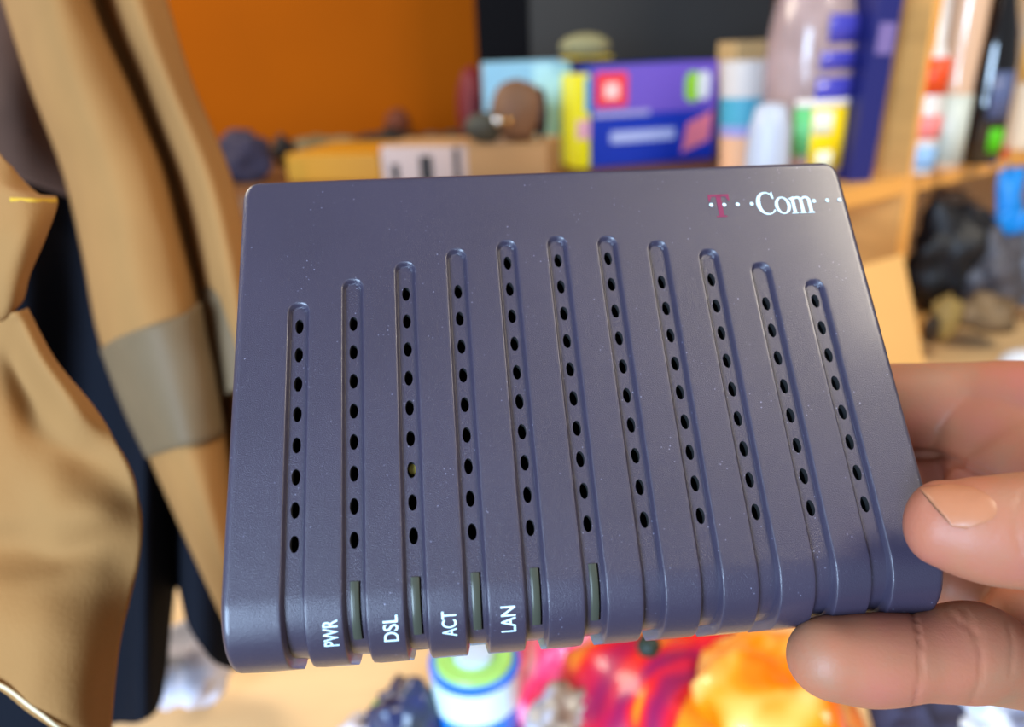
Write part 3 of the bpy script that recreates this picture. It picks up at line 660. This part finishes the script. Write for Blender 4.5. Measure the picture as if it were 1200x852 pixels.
# translucent bottle with blue content
p = uw(-0.098, 0.17, HS); k = px(1, p)
def at_shelf(u, v, z=ZS): return on_z(u, v, z)
BG = mat('clear_plastic', srgb(206, 196, 200), 0.12, spec=0.6, coat=.5)
p = on_z(935, 207, ZS); k = px(1, p)
t = thing('large_bottle', 'large translucent plastic bottle with blue contents and a yellow label, left of the divider', 'bottle', stand(p, R(20)))
GLASSY = mat('translucent_plastic', srgb(198, 176, 176), 0.15, spec=.6, trans=.45, var=.15, vscale=30)
MB().lathe([(40 * k, 0), (47 * k, 6 * k), (47 * k, 150 * k), (40 * k, 190 * k), (22 * k, 225 * k), (18 * k, 230 * k), (18 * k, 250 * k)], 40).build('bottle_body', GLASSY, t, smooth=True)
BP = P_('contents_blue', (66, 66, 176), .25, coat=.5)
for j, (a, z0, z1) in enumerate(((-0.2, 82, 110), (-0.15, 118, 136), (0.0, 144, 172))):
    b = MB(); V = []; n = 14
    for i in range(n + 1):
        an = R(-90 + 46 * (a - .1)) + R(62) * (i / n - .25); V += [(48 * k * math.cos(an), 48 * k * math.sin(an), z0 * k), (48 * k * math.cos(an), 48 * k * math.sin(an), z1 * k)]
    b.add(V, [(2 * i, 2 * i + 2, 2 * i + 3, 2 * i + 1) for i in range(n)]); o_ = b.build('blue_print', BP, t, smooth=True); q_ = o_.modifiers.new('s', 'SOLIDIFY'); q_.thickness = .0004
def wrap(t, name, m, r, a0, a1, z0, z1, n=20, th=.0005):
    V = []
    for i in range(n + 1):
        an = R(a0 + (a1 - a0) * i / n); V += [(r * math.cos(an), r * math.sin(an), z0), (r * math.cos(an), r * math.sin(an), z1)]
    o = obj(name, V, [(2 * i, 2 * i + 2, 2 * i + 3, 2 * i + 1) for i in range(n)], m, t, smooth=True); s_ = o.modifiers.new('s', 'SOLIDIFY'); s_.thickness = th; s_.offset = 1; return o
wrap(t, 'yellow_label', P_('label_yellow', (246, 214, 10), .45), 47.5 * k, -120, -25, 14 * k, 80 * k)
wrap(t, 'green_strip', P_('strip_green', (96, 190, 120), .45), 48 * k, -142, -121, 30 * k, 80 * k)
wrap(t, 'white_patch', P_('patch_white', (240, 244, 214), .45), 48.4 * k, -118, -92, 52 * k, 76 * k)
wrap(t, 'white_patch', P_('patch_white2', (240, 244, 214), .45), 48.4 * k, -110, -88, 16 * k, 34 * k)
wrap(t, 'white_rim', P_('rim_white', (236, 232, 226), .45), 48 * k, -142, -25, 80.5 * k, 88 * k)
# pale tube in front of it
p = on_z(896, 224, ZS); k = px(1, p)
t = thing('white_tube', 'pale bluish white plastic tube left of the yellow bottle label', 'tube', stand(p))
MB().lathe([(25 * k, 0), (26 * k, 5 * k), (23 * k, 70 * k), (17 * k, 95 * k), (8 * k, 98 * k)], 28).build('tube_body', P_('tube_white', (178, 186, 202), .4), t, smooth=True)
p = on_z(893, 190, ZS) + Vector((0, .02, 0)); k = px(1, p)
b = MB(); Vv = [(-6 * k, 0, 0), (2 * k, 0, 0), (2 * k, 8 * k, 0), (-6 * k, 8 * k, 0), (26 * k, 0, 150 * k), (36 * k, 0, 150 * k), (36 * k, 8 * k, 150 * k), (26 * k, 8 * k, 150 * k)]
b.add(Vv, [(3, 2, 1, 0), (4, 5, 6, 7), (0, 1, 5, 4), (1, 2, 6, 5), (2, 3, 7, 6), (3, 0, 4, 7)])
t = thing('wooden_stick', 'brown wooden stick leaning left of the large bottle', 'stick', stand(p)); b.build('stick', P_('stick_brown', (150, 104, 58), .6), t)
# navy folder against the divider
p = on_z(995, 214, ZS); k = px(1, p)
t = thing('navy_book', 'tall navy blue book standing between the large bottle and the divider', 'book', stand(p, R(12)) @ Matrix.Rotation(R(3), 4, 'Y'))
bevel(MB().box(0.0, 0.030, 0, .09, 0.001, 208 * k).build('cover', P_('navy', (34, 38, 104), .4), t), .001)
MB().box(0.0303, 0.031, 0.002, .088, 0.004, 200 * k).build('page_block', P_('pages', (90, 90, 130), .8), t)
MB().box(0.005, 0.026, -0.0006, 0, 140 * k, 172 * k).build('pale_emblem', P_('emblem', (120, 104, 160), .5), t)

# right bay bottles on the board
def bottle(name, label, u, v, prof_, m, parts=()):
    p = on_z(u, v, ZS); k = px(1, p); t = thing(name, label, 'bottle', stand(p, YAW * .8))
    MB().lathe([(r * k, z * k) for r, z in prof_], 36).build('bottle_body', m, t, smooth=True)
    for nm, mm, r, a0, a1, z0, z1 in parts: wrap(t, nm, mm, r * k, a0, a1, z0 * k, z1 * k)
    return t, k
bottle('spray_bottle', 'slim white bottle with an orange and a pink band, next to the divider', 1075, 203, [(15, 0), (16, 4), (16, 110), (13, 128), (8, 140), (8, 190), (10, 192), (10, 210)], P_('bottle_white', (222, 214, 206), .3, coat=.4),
       [('orange_band', P_('band_orange', (226, 74, 26), .4), 16.4, -180, 0, 88, 126), ('pink_band', P_('band_pink2', (236, 130, 126), .4), 16.4, -180, 0, 40, 66), ('blue_band', P_('band_blue', (140, 180, 220), .4), 16.4, -180, 0, 6, 32)])
bottle('cream_bottle', 'wide cream bottle with glossy highlights left of the black bottle', 1104, 199, [(15, 0), (17, 5), (18, 100), (20, 150), (20, 190), (15, 220)], P_('bottle_cream', (216, 178, 146), .12, coat=1.0),
       [('grey_base_label', P_('label_lightgrey', (196, 202, 190), .4), 18.6, -180, 0, 10, 84)])
bottle('black_bottle', 'glossy black bottle with a round green label', 1142, 190, [(22, 0), (25, 4), (26, 70), (25, 110), (21, 140), (14, 168), (11, 185), (11, 240)], P_('bottle_black', (10, 10, 14), .1, coat=1.0),
       [('green_label', P_('label_green', (80, 190, 16), .4), 26.5, -128, -88, 14, 40), ('grey_label', P_('label_grey', (84, 96, 134), .4), 26.4, -140, -85, 50, 100)])
bottle('yellow_white_bottle', 'white bottle with yellow shoulder at the right border of the picture', 1190, 174, [(18, 0), (20, 4), (20, 90), (20, 150), (14, 200), (8, 220)], P_('bottle_cream2', (236, 218, 190), .3),
       [('yellow_band', P_('band_yellow', (246, 190, 80), .4), 20.4, -180, 0, 74, 120)])
p = on_z(1171, 184, ZS); k = px(1, p)
t = thing('red_button', 'small red plastic disc right of the black bottle', 'button', stand(p)); MB().lathe([(9 * k, 0), (9 * k, 9 * k), (8 * k, 10 * k)], 24).build('disc', P_('cap_red', (190, 34, 26), .4), t)
t = thing('blue_carton', 'grey blue carton at the far right of the upper shelf', 'box', stand(on_z(1228, 164, ZS), YAW)); bevel(MB().box(0, .05, 0, .06, 0, 90 * k).build('carton', P_('carton_greyblue', (84, 110, 156), .5), t), .002)

# lower cubby
Z1 = ZD + 0.0237
def clump(name, label, cat, u, vb, vt, hwpx, m, amp=.3, seed=0, sc=40, z=None, dy=.7):
    p = on_z(u, vb, Z1 if z is None else z); k = px(1, p); hgt = (vb - vt) * k / 2; r = hwpx * k
    V, F = blob((0, 0, hgt), 1.0, 4, 0, 1, r, r * dy, hgt); out = []
    for q in V:
        q = Vector(q); c = Vector((0, 0, hgt)); out.append(c + (q - c) * (1 + amp * 1.4 * noise.fractal((q - c) * (1.4 / r) + Vector((seed * .37 + .3, seed * .73, seed * .59)), 1.0, 2.0, 3)))
    out = [Vector((q.x, q.y, max(q.z, 0))) + p for q in out]
    return tag(obj(name, out, F, m, smooth=True), label, cat)
clump('black_bag', 'black plastic bag stuffed in the lower cubby beside the divider', 'bag', 1100, 366, 238, 40, P_('bag_black', (20, 21, 25), .5), seed=21)
clump('grey_bag', 'crumpled dark grey plastic bag in the middle of the lower cubby', 'bag', 1152, 366, 268, 38, P_('bag_grey', (80, 78, 84), .5, var=.3, vscale=50), seed=23, amp=.4)
clump('grey_blue_cloth', 'grey and blue crumpled cloth at the right end of the lower cubby', 'cloth', 1204, 360, 262, 34, P_('cloth_greyblue', (98, 104, 116), .7, var=.5, vscale=60), seed=26, amp=.4)
clump('brown_bag', 'brown paper bag behind and above the black bag in the lower cubby', 'bag', 1105, 338, 222, 32, P_('bag_brown', (128, 100, 76), .6), seed=28, dy=.5)
clump('olive_packet', 'small olive packet at the front of the lower cubby', 'packet', 1104, 400, 344, 17, P_('packet_olive', (146, 122, 66), .6), seed=30, amp=.2)
clump('dark_packet', 'small dark packet in the front left corner of the lower cubby', 'packet', 1088, 403, 368, 10, P_('packet_dark', (48, 36, 24), .6), seed=35, amp=.2)
clump('brown_packet', 'flat brown packet at the foot of the grey bag', 'packet', 1150, 388, 346, 38, P_('packet_brown', (116, 94, 66), .6, var=.3, vscale=50), seed=31, amp=.3)
clump('blue_plastic_bag', 'bright blue plastic bag on top of the grey bag in the cubby', 'bag', 1160, 352, 216, 27, P_('bag_blue', (20, 140, 226), .4), seed=36, amp=.5, dy=.4)
clump('white_bowl', 'white plastic bowl before the lower cubby at the right border', 'bowl', 1196, 446, 408, 30, P_('bowl_white', (226, 232, 240), .4), amp=.05, seed=33, z=ZD)
# leaning pale board below the divider
p = on_z(1000, 520, ZD); 
A_, B_, C_, D_q = C(985, 318, .80), C(1058, 298, .83), C(1092, 470, .78), C(985, 490, .75)
def leaning(A, B, Cc, Dd, th):
    n = (B - A).cross(Dd - A).normalized(); n = n if n.y > 0 else -n; V = [A, B, Cc, Dd] + [q + n * th for q in (A, B, Cc, Dd)]
    return V, [(0, 1, 2, 3), (7, 6, 5, 4), (0, 4, 5, 1), (1, 5, 6, 2), (2, 6, 7, 3), (3, 7, 4, 0)]
kk = (A_.z - ZD) / (A_.z - D_q.z); D_q = A_ + (D_q - A_) * kk; kk = (B_.z - ZD) / (B_.z - C_.z); C_ = B_ + (C_ - B_) * kk
V, F = leaning(A_, B_, C_, D_q, .012); V = [Vector((q.x, q.y, max(q.z, ZD + .0004))) for q in V]; tag(obj('wooden_board', V, F, P_('board_pale', (222, 168, 96), .5, var=.05)), 'pale wooden board leaning below the divider behind the fingers', 'board')

# ------------------------------------------------------------------ things on the desk below the modem
p = on_z(556, 905, ZD); k = px(1, p)
t = thing('spray_can', 'white and blue can with a lime green ring standing on the desk below the modem', 'can', stand(p))
q = on_z(556, 905, ZD); topz = None
hc = 0.16; rc = .027
pt = C(556, 775, .46)
t.matrix_world = stand((pt.x, pt.y, ZD)); MW[t] = t.matrix_world.copy(); hc = pt.z - ZD + .004; k = .46 / F_
MB().lathe([(52 * k, 0), (53 * k, .003), (53 * k, hc * .60)], 40).build('can_lower', P_('can_blue', (30, 130, 236), .3, coat=.4), t, smooth=False)
MB().lathe([(53.2 * k, hc * .60 + .0002), (53.2 * k, hc * .93)], 40).build('white_band', P_('can_white', (214, 240, 244), .3, coat=.4), t)
MB().lathe([(53.5 * k, hc * .93 + .0002), (53.5 * k, hc * .97), (50 * k, hc * .985)], 40).build('blue_rim', P_('can_rimblue', (36, 110, 226), .3), t)
MB().lathe([(46 * k, hc * .985), (43 * k, hc + .0015)], 40).build('green_ring', P_('can_lime', (160, 214, 110), .4), t)
MB().lathe([(24 * k, hc + .0016), (23 * k, hc + .006), (5 * k, hc + .007)], 40).build('pale_cap', P_('can_cap', (190, 206, 226), .4), t)
def desk_blob(name, label, cat, u, v, d, r, m, sx=1, sy=1, sz=1, amp=.3, seed=0, sc=30, n=4, t=None):
    p = C(u, v, d); hz = p.z - ZD; V, F = blob((0, 0, 0), r, 4, amp * 1.4, 1.5 / r, sx, sy, sz, seed)
    V = [Vector((q.x + p.x, q.y + p.y, max(ZD, q.z + p.z))) for q in V]
    o = obj(name, V, F, m, t, smooth=True, world=True)
    return tag(o, label, cat) if label else o
def noisy(name, cols, sc, rough=.35, stretch=(1, 1, 1), coat=.3, dist=1.5):
    m = mat(name, cols[0], rough, coat=coat); nt = m.node_tree; b = nt.nodes['Principled BSDF']; tc = nt.nodes.new('ShaderNodeTexCoord'); mp = nt.nodes.new('ShaderNodeMapping'); mp.inputs['Scale'].default_value = stretch
    n = nt.nodes.new('ShaderNodeTexNoise'); n.inputs['Scale'].default_value = sc; n.inputs['Detail'].default_value = 1.5; n.inputs['Distortion'].default_value = dist
    cr = nt.nodes.new('ShaderNodeValToRGB'); nt.links.new(tc.outputs['Object'], mp.inputs[0]); nt.links.new(mp.outputs[0], n.inputs['Vector']); nt.links.new(n.outputs['Fac'], cr.inputs[0]); nt.links.new(cr.outputs[0], b.inputs['Base Color'])
    e = cr.color_ramp.elements; k = len(cols); e[0].color = cols[0]; e[0].position = .36; e[1].color = cols[-1]; e[1].position = .66
    for i in range(1, k - 1): x = e.new(.36 + .30 * i / (k - 1)); x.color = cols[i]
    return m
REDM = noisy('flame_print', [srgb(140, 12, 74), srgb(184, 16, 62), srgb(206, 22, 36), srgb(214, 30, 30), srgb(226, 132, 14)], 14)
desk_blob('flame_bag', 'shiny red and magenta crisp bag with yellow flames below the modem', 'bag', 790, 850, .44, .075, REDM, sx=.92, sy=.85, sz=.72, amp=.2, seed=41)
desk_blob('pink_bag', 'pink red foil bag between the can and the flame bag', 'bag', 668, 800, .50, .05, noisy('pink_print', [srgb(200, 24, 50), srgb(240, 60, 110), srgb(246, 130, 160), srgb(190, 180, 190)], 18), sx=.8, sz=.9, amp=.3, seed=43)
desk_blob('grey_wrapper', 'grey crumpled wrapper at the foot of the pink bag', 'wrapper', 665, 862, .43, .026, noisy('grey_print', [srgb(110, 90, 84), srgb(160, 146, 130), srgb(170, 180, 214)], 30), amp=.3, seed=45)
desk_blob('orange_bag', 'bright orange bag with pale round spots under the lower finger', 'bag', 905, 850, .40, .046, noisy('orange_print', [srgb(250, 116, 0), srgb(255, 140, 10), srgb(255, 176, 80), srgb(255, 206, 120)], 30, dist=.3), sx=.9, sz=1.0, amp=.2, seed=47)
desk_blob('dark_cloth', 'dark navy cloth right of the orange bag', 'cloth', 1078, 870, .42, .026, P_('navy_cloth', (52, 52, 76), .9), amp=.3, seed=49)
desk_blob('white_plastic_bag', 'grey white plastic bag at the lower right corner', 'bag', 1165, 872, .42, .036, noisy('white_bag', [srgb(120, 130, 160), srgb(190, 200, 216), srgb(236, 240, 248)], 30), amp=.35, seed=51)
desk_blob('navy_packet', 'small navy packet with a green edge left of the can', 'packet', 478, 846, .46, .022, noisy('navy_packet', [srgb(22, 30, 60), srgb(40, 48, 90), srgb(50, 60, 70)], 30), amp=.25, seed=53)
desk_blob('green_packet', 'small green packet left of the navy one', 'packet', 447, 842, .47, .010, P_('packet_green', (90, 160, 80), .5), amp=.25, seed=54, n=3)
desk_blob('silver_wrapper', 'pale grey wrapper lying at the lower edge left of the green packet', 'wrapper', 420, 872, .46, .016, P_('silver_wrap', (206, 200, 208), .4), amp=.3, seed=55, n=3)
desk_blob('white_paper', 'crumpled white paper on the desk between the black jacket and the modem', 'paper', 222, 776, .50, .030, P_('paper_white', (206, 206, 222), .7), sx=.9, sz=.8, amp=.3, seed=57, n=3)
desk_blob('dark_green_knob', 'small dark green bottle stopper touching the bag just under the modem', 'stopper', 760, 757, .36, .0055, P_('knob_green', (18, 34, 24), .5), amp=.05, seed=58, n=3)
